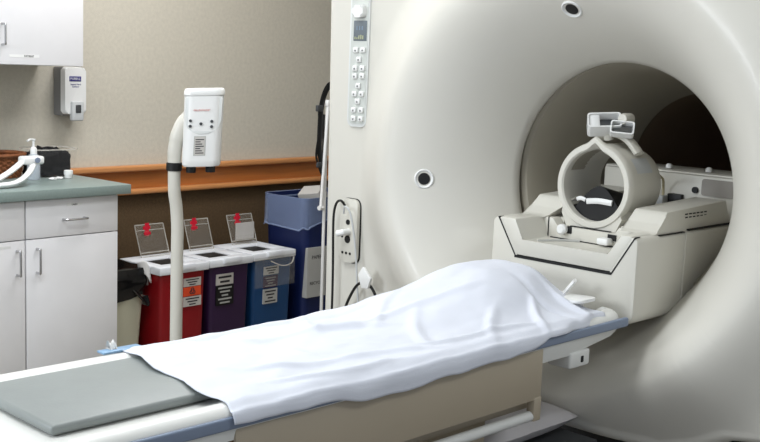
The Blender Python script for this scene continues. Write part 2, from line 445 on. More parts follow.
bm = bmn(); box(bm, (bx1 - .012, 2.56, 1.0035), (bx1 + .001, 2.69, 1.0055)); box(bm, (bx1 - .012, 2.71, 1.0065), (bx1 + .001, 3.0, 1.0105)); part('top_seam', bm, M_seam, bridge)
# rear connector wall across the bridge
bm = bmn()
box(bm, (-1.93, 3.00, 1.0), (-1.42, 3.10, 1.132), .006)
box(bm, (-1.94, 3.02, 1.125), (-1.42, 3.2, 1.138), .006)
rear = part('rear_wall', bm, M_gant2, bridge)
bm = bmn(); prism(bm, rrect(-1.586, -1.480, 1.074, 1.124, .008), lambda a, b: Vector((a, 2.996, b)), lambda a, b: Vector((a, 3.003, b))); part('door_flap', bm, M_flap, bridge, 'grey flap door')
bm = bmn(); lathe(bm, [(.0095, 2.992), (.0095, 3.003)], (-1.606, 0, 1.088), 'Y', 20); part('round_socket', bm, M_black, bridge)
bm = bmn(); box(bm, (-1.692, 2.985, 1.034), (-1.644, 3.005, 1.070), .003); part('coil_socket', bm, M_black, bridge)
bm = bmn(); box(bm, (-1.710, 2.955, 1.036), (-1.689, 2.99, 1.064), .004); part('coil_plug', bm, M_mirframe, bridge)
for x in (-1.735, -1.60):
    bm = bmn(); lathe(bm, [(.010, 1.14), (.010, 1.150), (.006, 1.154)], (x, 3.06, 0), 'Z', 16); part('locating_pin', bm, M_white, bridge)

# ================================================================ HEAD COIL
HX, HZ = -1.712, 1.108
coil = thing('head_coil', 'white tubular head coil standing on the bridge in the scanner bore', 'head coil', (HX, 2.72, 1.012))
def ringpt(a, r, notch=0):
    # circular with a raised notch at the top
    x, z = r * math.cos(a), r * math.sin(a)
    return x, z
def coil_shell(bm, y0, y1, ro, ri, ya=None):
    NS = 72
    prof_ = [(ri, y0 + .03), (ri - .006, y0 + .026), (ri - .006, y0 + .005), (ri - .002, y0), (ro - .004, y0), (ro, y0 + .006), (ro, y0 + .026), (ro - .008, y0 + .034), (ro - .008, y1 - .05), (ro - .012, y1 - .02), (ro - .018, y1), (ri - .006, y1)]
    def f(u, v):
        a = 2 * PI * u; r, y = prof_[int(round(v * (len(prof_))))% len(prof_)]
        bumpz = .018 * math.exp(-((a - PI / 2) / .16) ** 2) * (1 if y < y0 + .02 else .3)
        return Vector((HX + r * math.cos(a), y, HZ + r * math.sin(a) + bumpz))
    grid(bm, NS, len(prof_) + 1, lambda u, v: f(u, v), closeu=True)
bm = bmn(); coil_shell(bm, 2.605, 2.80, .1215, .106); bmesh.ops.remove_doubles(bm, verts=bm.verts, dist=1e-5)
part('coil_shell', bm, M_gant2, coil)
bm = bmn()
arc = [(.113 * math.cos(math.radians(a)), .113 * math.sin(math.radians(a))) for a in range(212, 329, 8)]
prism(bm, [(-.082, -.121)] + [(-.1, -.085)] + arc + [(.1, -.085), (.082, -.121)], lambda a, b: Vector((HX + a, 2.609, HZ + b)), lambda a, b: Vector((HX + a, 2.79, HZ + b)))
part('coil_foot', bm, M_gant2, coil)
bm = bmn(); box(bm, (HX - .062, 2.60, .9845), (HX + .07, 2.612, .9885)); part('foot_gap', bm, M_seam, coil)
# window on the right of the shell and one seen through the ring
def patch(bm, a0, a1, y0, y1, r, t):
    n = 8
    grid(bm, n, 2, lambda u, v: Vector((HX + r * math.cos(a0 + (a1 - a0) * u), y0 + (y1 - y0) * v, HZ + r * math.sin(a0 + (a1 - a0) * u))))
bm = bmn(); patch(bm, math.radians(22), math.radians(46), 2.665, 2.745, .1142, .001); part('coil_window', bm, M_mirframe, coil, 'grey side window')
bm = bmn(); patch(bm, math.radians(112), math.radians(160), 2.64, 2.76, .1035, .001); part('coil_window', bm, M_liner, coil, 'inner window')
# mirror carrier on top
def rotm(o, rz, rx=0, ry=0): return Matrix.Translation(o) @ Matrix.Rotation(rz, 4, 'Z') @ Matrix.Rotation(ry, 4, 'Y') @ Matrix.Rotation(rx, 4, 'X')
bm = bmn()
tube(bm, [(HX - .085, 2.70, HZ + .095), (HX - .05, 2.70, HZ + .128), (HX, 2.70, HZ + .146), (HX + .05, 2.70, HZ + .13), (HX + .085, 2.70, HZ + .095)], .010, 10, 4, flat=(.022, .010))
tube(bm, [(HX - .01, 2.69, HZ + .13), (HX - .01, 2.68, HZ + .165)], .014, 14)
lathe(bm, [(.014, -.02), (.017, -.01), (.017, .02), (.012, .028)], (HX + .035, 2.70, HZ + .19), 'Y', 18)
lathe(bm, [(.012, -.03), (.012, .02)], (HX + .02, 2.70, HZ + .150), 'X', 14)
part('mirror_bracket', bm, M_gant2, coil)
MB = rotm((HX - .018, 2.672, HZ + .172), math.radians(38), math.radians(-42), math.radians(-4))
bm = bmn()
def ring_frame(bm, w, h, t, d, M):
    o = rrect(-w, w, -h, h, min(w, h) * .35, 4); i = rrect(-w + t, w - t, -h + t, h - t, min(w, h) * .25, 4)
    n = len(o)
    A = [bm.verts.new(M @ Vector((a, -d, b))) for a, b in o]; B = [bm.verts.new(M @ Vector((a, -d, b))) for a, b in i]
    Cc = [bm.verts.new(M @ Vector((a, d, b))) for a, b in o]; D = [bm.verts.new(M @ Vector((a, d - .004, b))) for a, b in i]
    for k in range(n):
        j = (k + 1) % n
        bm.faces.new((A[k], A[j], B[j], B[k])); bm.faces.new((A[k], Cc[k], Cc[j], A[j])); bm.faces.new((B[k], B[j], D[j], D[k]))
    bm.faces.new(Cc)
ring_frame(bm, .047, .026, .004, .022, MB); box(bm, (-.047, -.018, -.025), (-.012, .02, .025), .006, M=MB)
mir = part('mirror_box', bm, M_white, coil)
bm = bmn(); box(bm, (-.041, .004, -.020), (.041, .008, .020), M=MB); part('mirror_glass', bm, M_mirror, mir)
MB2 = rotm((HX + .040, 2.676, HZ + .162), math.radians(30), math.radians(-34), math.radians(3))
bm = bmn(); ring_frame(bm, .033, .021, .004, .012, MB2)
mir2 = part('mirror_box', bm, M_white, coil)
bm = bmn(); box(bm, (-.026, .002, -.013), (.026, .004, .013), M=MB2); part('mirror_glass', bm, M_mirror, mir2)
bm = bmn(); tube(bm, [(-1.655, 2.79, 1.135), (-1.66, 2.85, 1.137), (-1.680, 2.93, 1.118), (-1.695, 2.965, 1.090), (-1.698, 2.972, 1.06)], .004, 10, 6)
part('coil_cable', bm, M_cream, coil, 'cream coil cable')
# cushion in the coil
cu = thing('head_cushion', 'black head cushion with white straps lying inside the white tubular coil', 'cushion', (HX, 2.72, HZ - .1))
bm = bmn()
def cush(u, v):
    x = -.078 + .156 * u; y = 2.635 + .13 * v
    top = .104 - 1.6 * abs(x - .012) ** 1.5 - .03 * v
    e = (math.sin(PI * (.06 + .88 * u)) ** .5)
    z0 = HZ - math.sqrt(.103 ** 2 - x * x) + .002
    return Vector((HX + x, y, z0 + max(.004, (HZ - .103 + top * e) - z0)))
def cushb(u, v):
    x = -.078 + .156 * u; return Vector((HX + x, 2.635 + .13 * v, HZ - math.sqrt(.103 ** 2 - x * x) + .001))
T_ = grid(bm, 24, 6, cush); B_ = grid(bm, 24, 6, cushb)
for i in range(23): bm.faces.new((T_[i][0], T_[i + 1][0], B_[i + 1][0], B_[i][0])); bm.faces.new((T_[i][5], T_[i + 1][5], B_[i + 1][5], B_[i][5]))
for j_ in range(5): bm.faces.new((T_[0][j_], T_[0][j_ + 1], B_[0][j_ + 1], B_[0][j_])); bm.faces.new((T_[23][j_], T_[23][j_ + 1], B_[23][j_ + 1], B_[23][j_]))
part('foam', bm, M_black, cu)
bm = bmn(); tube(bm, [(HX - .030, 2.629, HZ - .047), (HX + .01, 2.627, HZ - .042), (HX + .052, 2.630, HZ - .044)], .006, 10, 4, flat=(.004, .0085)); part('strap', bm, M_white, cu)
bm = bmn(); tube(bm, [(HX - .064, 2.630, HZ - .044), (HX - .05, 2.628, HZ - .040), (HX - .036, 2.630, HZ - .044)], .005, 10, 4, flat=(.003, .006)); part('strap', bm, M_white, cu)

# ================================================================ PATIENT TABLE
TX = -1.70; TY0, TY1 = .35, 2.44
tab = thing('patient_table', 'long white scanner table with blue-grey bumper and beige side panel', 'patient table', (TX, 1.4, 0))
half = [(0, 0.7880), (.12, 0.7900), (.158, 0.7960), (.176, 0.8080), (.190, 0.8140), (.205, 0.8140), (.218, 0.8100), (.226, 0.8040), (.229, 0.7980)]
und = [(.229, 0.7760), (.220, .735), (.12, .722), (0, .720)]
poly = [(-x, z) for x, z in reversed(half)] + half[1:] + und + [(-x, z) for x, z in reversed(und[:-1])]
bm = bmn()
ys = [TY0, 1.0, 1.6, 2.2, 2.385, 2.42, 2.435, TY1]
sc_ = [1, 1, 1, 1, .985, .95, .90, .80]; dz = [0, 0, 0, 0, 0, .0, .0, .0]
rings = []
for y, s in zip(ys, sc_):
    rg = []
    for x, z in poly:
        zz = z
        yy = y
        if y > 2.2 and z < .765: zz = z + (.78 - z) * ((y - 2.2) / .22) ** 1.5 * .6
        rg.append(bm.verts.new((TX + x * s, yy, zz)))
    rings.append(rg)
n = len(poly)
for i in range(len(rings) - 1):
    for k in range(n):
        bm.faces.new((rings[i][k], rings[i][(k + 1) % n], rings[i + 1][(k + 1) % n], rings[i + 1][k]))
bm.faces.new(rings[0]); bm.faces.new(rings[-1])
part('tabletop', bm, M_top, tab)
for s in (-1, 1):
    bm = bmn()
    sec = rrect(.222, .236, .777, .800, .004, 3)
    if s > 0: prism(bm, sec, lambda a, b: Vector((TX + a, TY0, b)), lambda a, b: Vector((TX + a * .995, TY1 - .002, b)))
    else: prism(bm, sec, lambda a, b: Vector((TX - a, TY0, b)), lambda a, b: Vector((TX - a, TY1 - .02, b)))
    part('bumper', bm, M_bump, tab)
# side panels (near side visible) and undercarriage
PX = TX + .230
bm = bmn(); box(bm, (PX - .02, 1.165, .652), (PX, 2.08, .775), .004); box(bm, (PX - .022, 2.052, .60), (PX + .0015, 2.0815, .66), .004)
part('side_panel', bm, M_panel, tab)
bm = bmn(); box(bm, (TX - .222, 1.17, .60), (TX - .20, 2.08, .758), .004); part('side_panel', bm, M_panel, tab)
bm = bmn(); box(bm, (PX - .030, TY0 + .02, .66), (PX - .012, 1.158, .775), .004); part('side_panel', bm, M_panel, tab)
bm = bmn(); box(bm, (PX - .026, 1.15, .55), (PX - .006, 1.175, .774), .002); part('panel_divider', bm, M_wains, tab)
bm = bmn(); tube(bm, [(PX - .012, .6, .612), (PX - .012, 2.065, .612)], .0125, 16); part('grab_rail', bm, M_top, tab)
bm = bmn(); box(bm, (TX - .17, 1.0, .45), (TX + .165, 1.96, .62), .01); box(bm, (TX - .19, .55, .62), (TX + .19, 2.09, .722), 0); part('base_cover', bm, M_panel, tab)
bm = bmn(); box(bm, (TX - .15, .9, .12), (TX + .15, 1.9, .45), .01); part('pedestal', bm, M_dgrey, tab)
bm = bmn(); box(bm, (TX - .2, .6, .07), (TX + .2, 2.42, .12), .01); box(bm, (TX - .18, 1.9, .43), (TX + .18, 2.42, .463), .006); box(bm, (TX - .05, 2.30, .1), (TX + .05, 2.36, .44)); part('docking_foot', bm, M_dgrey, tab)
for x in (-.17, .17):
    for y in (.7, 2.3):
        bm = bmn(); lathe(bm, [(.035, -.015), (.035, .015)], (TX + x, y, .035), 'X', 20); part('wheel', bm, M_black, tab)
bm = bmn(); box(bm, (PX - .075, 2.20, .700), (PX - .005, 2.285, .742), .006, 3); cb = part('release_block', bm, M_top, tab)
bm = bmn(); box(bm, (PX - .006, 2.245, .712), (PX - .0035, 2.256, .728), .002); part('slot', bm, M_seam, cb)
# pad
bm = bmn(); box(bm, (-1.880, .875, .791), (-1.590, 1.75, .810), .008, 3)
solo('table_pad', bm, M_pad, (TX, 1.3, .79), 'thin grey vinyl pad lying on the scanner table beside the sheet', 'pad')
# head rest plates (support hidden under the sheet, plates peeking out)
hr = thing('head_rest', 'white plastic head rest peeking out from under the end of the sheet', 'head rest', (TX - .03, 2.25, .80))
bm = bmn()
def hump(u, v):
    a = PI * u
    return Vector((TX - .06 - .11 * math.cos(a), 2.12 + .17 * v, .803 + (.070 + .01 * math.sin(PI * v)) * math.sin(a) ** .6))
grid(bm, 16, 8, hump); part('support_arch', bm, M_white, hr)
bm = bmn(); prism(bm, rrect(-1.640, -1.525, 2.30, 2.385, .02), lambda a, b: Vector((a, b, .838 + (a + 1.6) * .06)), lambda a, b: Vector((a, b, .846 + (a + 1.6) * .06)), bev=.002); part('side_plate', bm, M_white, hr)
bm = bmn(); box(bm, (-1.62, 2.33, .785), (-1.56, 2.37, .842)); part('plate_foot', bm, M_white, hr)
bm = bmn(); tube(bm, [(-1.628, 2.36, .835), (-1.610, 2.37, .862), (-1.592, 2.372, .885)], .006, 8, 3, flat=(.010, .005)); part('tab', bm, M_white, hr)
# blue clip + tissue
bm = bmn(); box(bm, (-1.932, 1.165, .8145), (-1.905, 1.26, .8195), .002)
solo('table_clip', bm, M_tape, (-1.93, 1.25, .81), 'light blue plastic strip on the far rim of the table by the sheet corner', 'clip')
bm = bmn()
grid(bm, 8, 8, lambda u, v: Vector((-1.938 + .020 * u, 1.188 + .018 * v, .820 + .014 * math.sin(PI * u) + .004 * math.sin(9 * v + 3 * u))))
grid(bm, 8, 8, lambda u, v: Vector((-1.938 + .020 * u, 1.188 + .018 * v, .8198)))
bmesh.ops.remove_doubles(bm, verts=bm.verts, dist=.0015)
solo('tissue', bm, M_white, (-1.93, 1.197, .82), 'small crumpled white tissue on the far edge of the table near the sheet corner', 'tissue')

# sheet
def support(x, y):
    d = x - TX
    base = .8205
    # rim roll-off at the sides
    ax = abs(d)
    base -= .010 * sstep((ax - .205) / .03)
    # hump
    hy = sstep((y - 1.72) / .44) * .75 + sstep((y - 2.0) / .2) * .25
    hy *= 1 - sstep((y - 2.30) / .15)
    cx = -1.765 - (y - 2.2) * .05
    hx = math.exp(-abs((x - cx) / .165) ** 3.2)
    return base + .092 * hy * hx
def wr(x, y):
    v = Vector((x, y, 0))
    w = .007 * noise.noise(Vector((x * 5, y * 2.4, 3))) + .0055 * noise.noise(Vector((x * 13 + y * 4, y * 7, 7))) + .0016 * noise.noise(Vector((x * 34, y * 22, 2)))
    # a few long soft folds
    for (ax_, ay, dx, dy, L, amp, wd_) in FOLDS:
        px, py = x - ax_, y - ay; t = px * dx + py * dy; s = -px * dy + py * dx
        if -.15 < t < L + .15:
            s += .012 * math.sin(t * 14)
            w += 1.5 * amp * math.exp(-(s / wd_) ** 2) * sstep((t + .05) / .12) * sstep((L + .05 - t) / .12)
    return w
FOLDS = []
for (ax_, ay, bx_, by_, amp, wd_) in (
    (-1.60, 2.20, -1.47, 2.10, .008, .010), (-1.63, 2.30, -1.50, 2.31, .010, .010), (-1.66, 2.22, -1.50, 2.24, -.008, .012),
    (-1.60, 2.05, -1.49, 1.92, .006, .012), (-1.78, 1.6, -1.70, 2.1, .005, .014), (-1.62, 1.3, -1.52, 1.75, .0045, .012),
    (-1.85, 1.35, -1.70, 1.8, .0045, .015), (-1.9, 1.28, -1.86, 1.9, -.004, .012), (-1.53, 1.3, -1.49, 1.62, .006, .008),
    (-1.56, 1.7, -1.50, 2.1, .006, .010), (-1.7, 1.22, -1.58, 1.4, .004, .010), (-1.72, 1.9, -1.55, 1.75, .004, .014), (-1.87, 2.0, -1.72, 1.75, .004, .012),
    (-1.75, 1.45, -1.6, 1.5, .0035, .012), (-1.9, 1.7, -1.75, 1.62, .0035, .014)):
    L = math.hypot(bx_ - ax_, by_ - ay); FOLDS.append((ax_, ay, (bx_ - ax_) / L, (by_ - ay) / L, L, amp, wd_))
def start_y(s):   # foot edge of the sheet, s: 0 near .. 1 far
    return 1.150 + .02 * math.sin(PI * s * 1.0) + .065 * s ** 2 + .006 * math.sin(s * 17)
def end_y(s):     # head edge
    return 2.362 + .115 * sstep((s - .12) / .4) - .012 * math.sin(s * 9)
NS_, NT_ = 120, 190
RXN = .236
def sheet_pt(u, v):
    # u across: arc length from far overhang (-.10) over the top to near overhang
    near_over = .020 + .018 * sstep((v - .05) / .30) - .008 * sstep((v - .4) / .3) + .0025 * math.sin(v * 23) + .0015 * math.sin(v * 51 + 1)
    rec = .026 * sstep((v - .80) / .18) + .004 * math.sin(v * 60) * sstep((v - .78) / .1)      # edge drawn back on to the top near the head end
    near_over -= .030 * sstep((v - .70) / .12)
    near_over = max(near_over, .012)
    far_over = .09
    Ltot = far_over + 2 * RXN + near_over
    RXN_ = 2 * RXN
    q = u * Ltot - far_over          # 0..2*RXN = top
    s = 1 - max(0, min(1, q / (2 * RXN)))
    y0, y1 = start_y(s), end_y(s)
    y = y0 + (y1 - y0) * v
    RR = .022
    if q < 0:
        x = TX - RXN - .004 - .010 * sstep(-q / .06) + .003 * math.sin(y * 30); g = -q
        z = support(TX - RXN, y) + wr(TX - RXN, y) - g
        x += .012 * (1 - sstep(g / .015))
        return Vector((x, y, z))
    if q > 2 * RXN:
        g = (q - 2 * RXN)
        z = support(TX + RXN, y) + wr(TX + RXN, y) - g
        x = TX + RXN + .005 * sstep(g / .02) + .002 * sstep(g / .03) * math.sin(y * 30 + 2 * math.sin(y * 9)) + .002 - rec
        x -= .002 * (1 - sstep(g / .012))
        return Vector((x, y, z))
    x = TX - RXN + q * (1 - rec / (2 * RXN))
    z = support(x, y) + wr(x, y)
    # sagging towards the foot edge; head edge lifted flap at the near corner
    z -= .004 * sstep((.03 - v) / .03)
    return Vector((x, y, z))
bm = bmn()
grid(bm, NS_, NT_, sheet_pt)
bmesh.ops.recalc_face_normals(bm, faces=bm.faces)
sh = solo('bed_sheet', bm, M_sheet, (TX, 1.8, .82), 'rumpled white cotton sheet draped over the scanner table', 'sheet', smooth=0)
for p in sh.data.polygons: p.use_smooth = True
md = sh.modifiers.new('thickness', 'SOLIDIFY'); md.thickness = .0022; md.offset = 1

# pillow on the docking foot
bm = bmn()
def pil(sgn):
    def f(u, v):
        x = -1.92 + .335 * u; y = 2.02 + .40 * v
        e = (max(0, math.sin(PI * u)) ** .3) * (max(0, math.sin(PI * v)) ** .3)
        pull = 1 - .05 * math.sin(PI * u) * (2 * abs(v - .5)) ** 3
        return Vector((x, 2.225 + (y - 2.225) * pull, .508 + sgn * .042 * e + .002 * noise.noise(Vector((x * 20, y * 20, sgn)))))
    return f
grid(bm, 26, 26, pil(1)); grid(bm, 26, 26, pil(-1)); bmesh.ops.remove_doubles(bm, verts=bm.verts, dist=.001)
solo('pillow', bm, M_pillow, (-1.68, 2.2, .464), 'grey vinyl-covered pillow lying low beneath the head end of the table', 'pillow', smooth=60)

# ================================================================ CABINETS (room frame)
def cabinet(w0, w1, zt, zb, nf, nb, name, label, hside, group=None, drawer=True, lab=None):
    t = thing(name, label, 'cabinet', (-(nf + nb) / 2, (w0 + w1) / 2, zb), True, group or 'base cabinets under the worktop')
    bm = bmn(); box(bm, (-nb, w0 + .001, zb), (-nf - .02, w1 - .001, zt), .001); part('body', bm, M_lam, t)
    def handle(parent, p, q, out=.028):
        bm = bmn(); p = Vector(p); q = Vector(q); o = Vector((out, 0, 0))
        tube(bm, [p, p + o * .8, p + o + (q - p) * .08, q + o + (p - q) * .08, q + o * .8, q], .0045, 10, 4)
        part('handle', bm, M_chrome, parent)
    zd = .718
    if drawer:
        bm = bmn(); box(bm, (-nf - .018, w0 + .002, zd + .002), (-nf, w1 - .002, zt - .003), .0015); d = part('drawer', bm, M_lam, t)
        handle(d, (-nf, (w0 + w1) / 2 - .046, .785), (-nf, (w0 + w1) / 2 + .046, .785))
        if lab:
            bm = bmn(); box(bm, (-nf - .001, (w0 + w1) / 2 - .03, .835), (-nf + .0006, (w0 + w1) / 2 + .038, .845)); l = part('label_strip', bm, M_white, d)
            bm = text_bm('LINEN', .009, basis((-nf + .0009, (w0 + w1) / 2 + .004, .840), (0, 1, 0), (0, 0, 1), (1, 0, 0))); part('writing', bm, M_ink, l, smooth=0)
        bm = bmn(); box(bm, (-nf - .018, w0 + .002, zb + .1), (-nf, w1 - .002, zd - .002), .0015); d = part('door', bm, M_lam, t)
        hw = w0 + .045 if hside < 0 else w1 - .035
        handle(d, (-nf, hw, .588), (-nf, hw, .680))
        if not lab:
            bm = bmn(); box(bm, (-nf - .001, w1 - .13, .692), (-nf + .0006, w1 - .06, .702)); part('label_strip', bm, M_white, d)
    return t
NF = 3.71
cabinet(2.131, 2.541, .868, 0, NF, 4.31, 'base_cabinet', 'white base cabinet beside the bins, with a drawer above a single door', -1, lab=True)
cabinet(1.70, 2.129, .868, 0, NF, 4.31, 'base_cabinet', 'white base cabinet cut off by the left edge of the photo', 1)
bm = bmn(); box(bm, (-4.318, 1.69, .870), (-3.682, 2.584, .908), .003)
solo('countertop', bm, M_counter, (-4.0, 1.9, .87), 'grey-green laminate worktop over the white base cabinets', 'countertop', True)
# upper cabinet
t = thing('wall_cabinet', 'white wall cabinet hung above the counter at top left', 'cabinet', (-4.15, 2.2, 1.368), True)
bm = bmn(); box(bm, (-4.318, 1.5, 1.368), (-3.99, 2.548, 2.3), .001); part('body', bm, M_lam, t)
bm = bmn(); box(bm, (-3.988, 2.105, 1.370), (-3.97, 2.546, 2.2), .0015); d = part('door', bm, M_lam, t)
bm = bmn(); tube(bm, [(-3.97, 2.185, 1.445), (-3.946, 2.185, 1.447), (-3.943, 2.185, 1.455), (-3.943, 2.185, 1.515), (-3.946, 2.185, 1.523), (-3.97, 2.185, 1.525)], .0045, 10, 3); part('handle', bm, M_chrome, d)
bm = bmn(); box(bm, (-3.971, 2.215, 1.398), (-3.9694, 2.345, 1.409)); l = part('label_strip', bm, M_white, d)
bm = text_bm('PATIENT', .011, basis((-3.9690, 2.30, 1.4035), (0, 1, 0), (0, 0, 1), (1, 0, 0))); part('writing', bm, M_ink, l, smooth=0)
# sanitizer
t = thing('sanitizer_dispenser', 'white hand sanitizer dispenser on the wall under the upper cabinet corner', 'dispenser', (-4.3, 2.62, 1.13), True)
bm = bmn(); box(bm, (-4.318, 2.618, 1.150), (-4.245, 2.722, 1.362), .006, 3); part('back_plate', bm, M_grey, t)
bm = bmn(); prism(bm, rrect(2.610, 2.722, 1.156, 1.364, .016), lambda a, b: Vector((-4.246, a, b)), lambda a, b: Vector((-4.215, 2.657 + (a - 2.657) * .93, 1.26 + (b - 1.26) * .96)), bev=.008, seg=3); cv = part('cover', bm, M_white, t)
bm = bmn(); box(bm, (-4.225, 2.640, 1.130), (-4.200, 2.698, 1.215), .006, 3); pb = part('push_bar', bm, M_mirframe, t)
bm = bmn(); box(bm, (-4.201, 2.656, 1.165), (-4.198, 2.682, 1.200), .003); part('push_pad', bm, M_dgrey, pb)
bm = bmn(); box(bm, (-4.216, 2.634, 1.301), (-4.2135, 2.692, 1.323), .001); lg = part('logo_band', bm, M_inkblue, cv)
bm = text_bm('PURELL', .0155, basis((-4.213, 2.663, 1.312), (0, 1, 0), (0, 0, 1), (1, 0, 0))); part('writing', bm, M_white, lg, smooth=0)
bm = text_bm('Instant Hand\nSanitizer', .010, basis((-4.2145, 2.665, 1.283), (0, 1, 0), (0, 0, 1), (1, 0, 0))); part('writing', bm, M_inkblue, cv, smooth=0)

# things on the counter
CZ = .908
t = thing('wicker_basket', 'brown wicker basket on the counter at the left edge', 'basket', (-4.17, 2.185, CZ), True)
bm = bmn()
def wick(a, k):
    rx, ry = .11, .15; f = 1 + .12 * k
    w = 1 + .022 * (1 if (int(a / (2 * PI) * 48) + int(k * 9)) % 2 else -1)
    return Vector((-4.17 + rx * f * w * math.cos(a), 2.21 + ry * f * w * math.sin(a), CZ + .002 + .088 * k))
grid(bm, 96, 19, lambda u, v: wick(2 * PI * u, v), closeu=True); part('weave', bm, M_wicker, t, smooth=0)
bm = bmn(); P = [Vector((-4.17 + .124 * math.cos(a), 2.21 + .170 * math.sin(a), CZ + .094)) for a in [2 * PI * k / 40 for k in range(41)]]; tube(bm, P, .008, 8); part('rim', bm, M_wicker, t)
bm = bmn(); box(bm, (-4.25, 2.06, CZ + .001), (-4.09, 2.31, CZ + .008)); part('bottom', bm, M_wicker, t)
t = thing('pump_bottle', 'clear pump bottle with white pump behind the white bracket', 'bottle', (-4.0, 2.335, CZ), True)
def cen(n, w): return (-n, w, CZ)
c0 = (-4.0, 2.335, CZ)
bm = bmn(); lathe(bm, [(.024, .001), (.026, .006), (.026, .085), (.020, .10), (.012, .106)], c0, 'Z', 24); part('bottle_body', bm, M_bottle, t)
bm = bmn(); lathe(bm, [(.0135, .104), (.0135, .125), (.010, .132), (.005, .134), (.005, .158), (.008, .160), (.008, .166)], c0, 'Z', 20); tube(bm, [(-4.0, 2.335, CZ + .163), (-3.985, 2.31, CZ + .165), (-3.98, 2.297, CZ + .160)], .0045, 8); part('pump', bm, M_white, t)
t = thing('organizer_tub', 'clear plastic tub stuffed with black straps, on the counter', 'tub', (-4.12, 2.475, CZ), True)
bm = bmn()
def tubf(u, v):
    a = 2 * PI * u; k = .075 + .012 * v
    c, s = math.cos(a), math.sin(a); q = (abs(c) ** 4 + abs(s) ** 4) ** -.25
    return Vector((-4.12 + k * q * c * .95, 2.475 + k * q * s * 1.25, CZ + .002 + .112 * v))
grid(bm, 48, 6, tubf, closeu=True); box(bm, (-4.185, 2.39, CZ + .001), (-4.055, 2.56, CZ + .004)); part('tub_wall', bm, M_tub, t)
bm = bmn(); P = [tubf(k / 40, 1) for k in range(41)]; tube(bm, P, .003, 6); part('tub_rim', bm, M_clearedge, t)
bm = bmn()
def stuf(u, v):
    a = 2 * PI * u; r = .078 * math.cos(PI / 2 * v ** 3.5); q = (abs(math.cos(a)) ** 4 + abs(math.sin(a)) ** 4) ** -.25; r *= q * .9
    p = Vector((-4.12 + r * math.cos(a), 2.465 + 1.25 * r * math.sin(a), CZ + .006 + .115 * v ** .8))
    k = .016 * noise.noise(p * 32) + .010 * noise.noise(p * 70)
    return p + Vector((math.cos(a) * k * .6, math.sin(a) * k * .6, k * v))
grid(bm, 40, 20, stuf, closeu=True)
solo('black_straps', bm, M_strap, (-4.12, 2.465, CZ + .005), 'tangled bundle of black straps filling the clear plastic tub', 'straps', True)
t = thing('specimen_jar', 'small white screw-cap jar on the counter in front of the tub', 'jar', (-3.985, 2.485, CZ), True)
bm = bmn(); lathe(bm, [(.015, .001), (.016, .004), (.016, .018)], (-3.985, 2.485, CZ), 'Z', 20); part('jar_body', bm, M_white, t)
bm = bmn(); lathe(bm, [(.0185, .016), (.0185, .032), (.016, .034)], (-3.985, 2.485, CZ), 'Z', 24); part('cap', bm, M_white, t)
for i, (n_, w_, l_) in enumerate(((3.965, 2.43, 'crumpled white scrap of paper on the counter, nearer the white jar'), (3.955, 2.395, 'crumpled white scrap of paper on the counter, further left'))):
    bm = bmn(); bmesh.ops.create_icosphere(bm, subdivisions=2, radius=.012, matrix=Matrix.Translation((-n_, w_, CZ + .006)) @ Matrix.Diagonal((1, 1.4, .5, 1)))
    for v in bm.verts: v.co += v.normal * .004 * noise.noise(v.co * 120)
    solo('paper_scrap', bm, M_white, (-n_, w_, CZ), l_, 'scrap', True, 'paper scraps on the counter')
# white bracket with two arms
t = thing('coil_bracket', 'white two-armed plastic bracket with round blue-grey emblem on the counter', 'bracket', (-3.83, 2.12, CZ), True)
bm = bmn()
tube(bm, [(-3.80, 1.93, CZ + .016), (-3.80, 2.03, CZ + .022), (-3.82, 2.12, CZ + .052), (-3.85, 2.20, CZ + .092)], .013, 12, 6, flat=(.016, .010))
tube(bm, [(-3.80, 1.93, CZ + .014), (-3.785, 2.06, CZ + .013), (-3.79, 2.14, CZ + .020), (-3.815, 2.205, CZ + .050), (-3.85, 2.25, CZ + .092)], .013, 12, 6, flat=(.014, .010))
part('arm', bm, M_white, t)
bm = bmn(); box(bm, (-3.880, 2.195, CZ + .080), (-3.830, 2.285, CZ + .112), .009, 3); hd = part('clamp_head', bm, M_white, t)
bm = bmn(); lathe(bm, [(.011, -.002), (.011, .0012)], (-3.824, 2.250, CZ + 0.0976), 'X', 20); part('emblem', bm, M_bump, hd)

# ================================================================ POWER INJECTOR
IN, IW = 3.2, 2.43
t = thing('contrast_injector', 'white contrast injector head on a bent floor pole by the bins', 'injector', (-IN, IW, 0), True)
bm = bmn()
tube(bm, [(-IN, IW + .018, .06), (-IN, IW + .018, .70), (-IN, IW + .018, .80), (-IN, IW + .012, .88), (-IN, IW + .002, .94), (-IN, IW, 1.03)], .0225, 20, 5); part('lower_pole', bm, M_gant2, t)
ang = math.atan2(-(IW + .12), IN)       # the head is turned towards the room
fn = Vector((math.cos(ang), math.sin(ang), 0)); rn = Vector((-fn.y, fn.x, 0)); PB = Vector((-IN, IW, 0))
bm = bmn(); tube(bm, [PB + rn * a + Vector((0, 0, z)) for a, z in ((0, 1.02), (0, 1.075), (.003, 1.105), (.014, 1.15), (.036, 1.195), (.075, 1.225))], [.024, .025, .027, .029], 20, 6); part('upper_arm', bm, M_gant2, t)
bm = bmn(); lathe(bm, [(.026, 1.015), (.0285, 1.018), (.0285, 1.042), (.026, 1.045)], (-IN, IW, 0), 'Z', 28); part('collar', bm, M_black, t)
bm = bmn()
for k in range(5):
    a = 2 * PI * k / 5 + .3; tube(bm, [(-IN, IW + .018, .075), (-IN + .26 * math.cos(a), IW + .018 + .26 * math.sin(a), .055)], .016, 8)
part('base', bm, M_gant2, t)
for k in range(5):
    a = 2 * PI * k / 5 + .3; bm = bmn(); lathe(bm, [(.03, -.012), (.03, .012)], (-IN + .26 * math.cos(a), IW + .018 + .26 * math.sin(a), .03), 'X', 16); part('castor', bm, M_black, t)
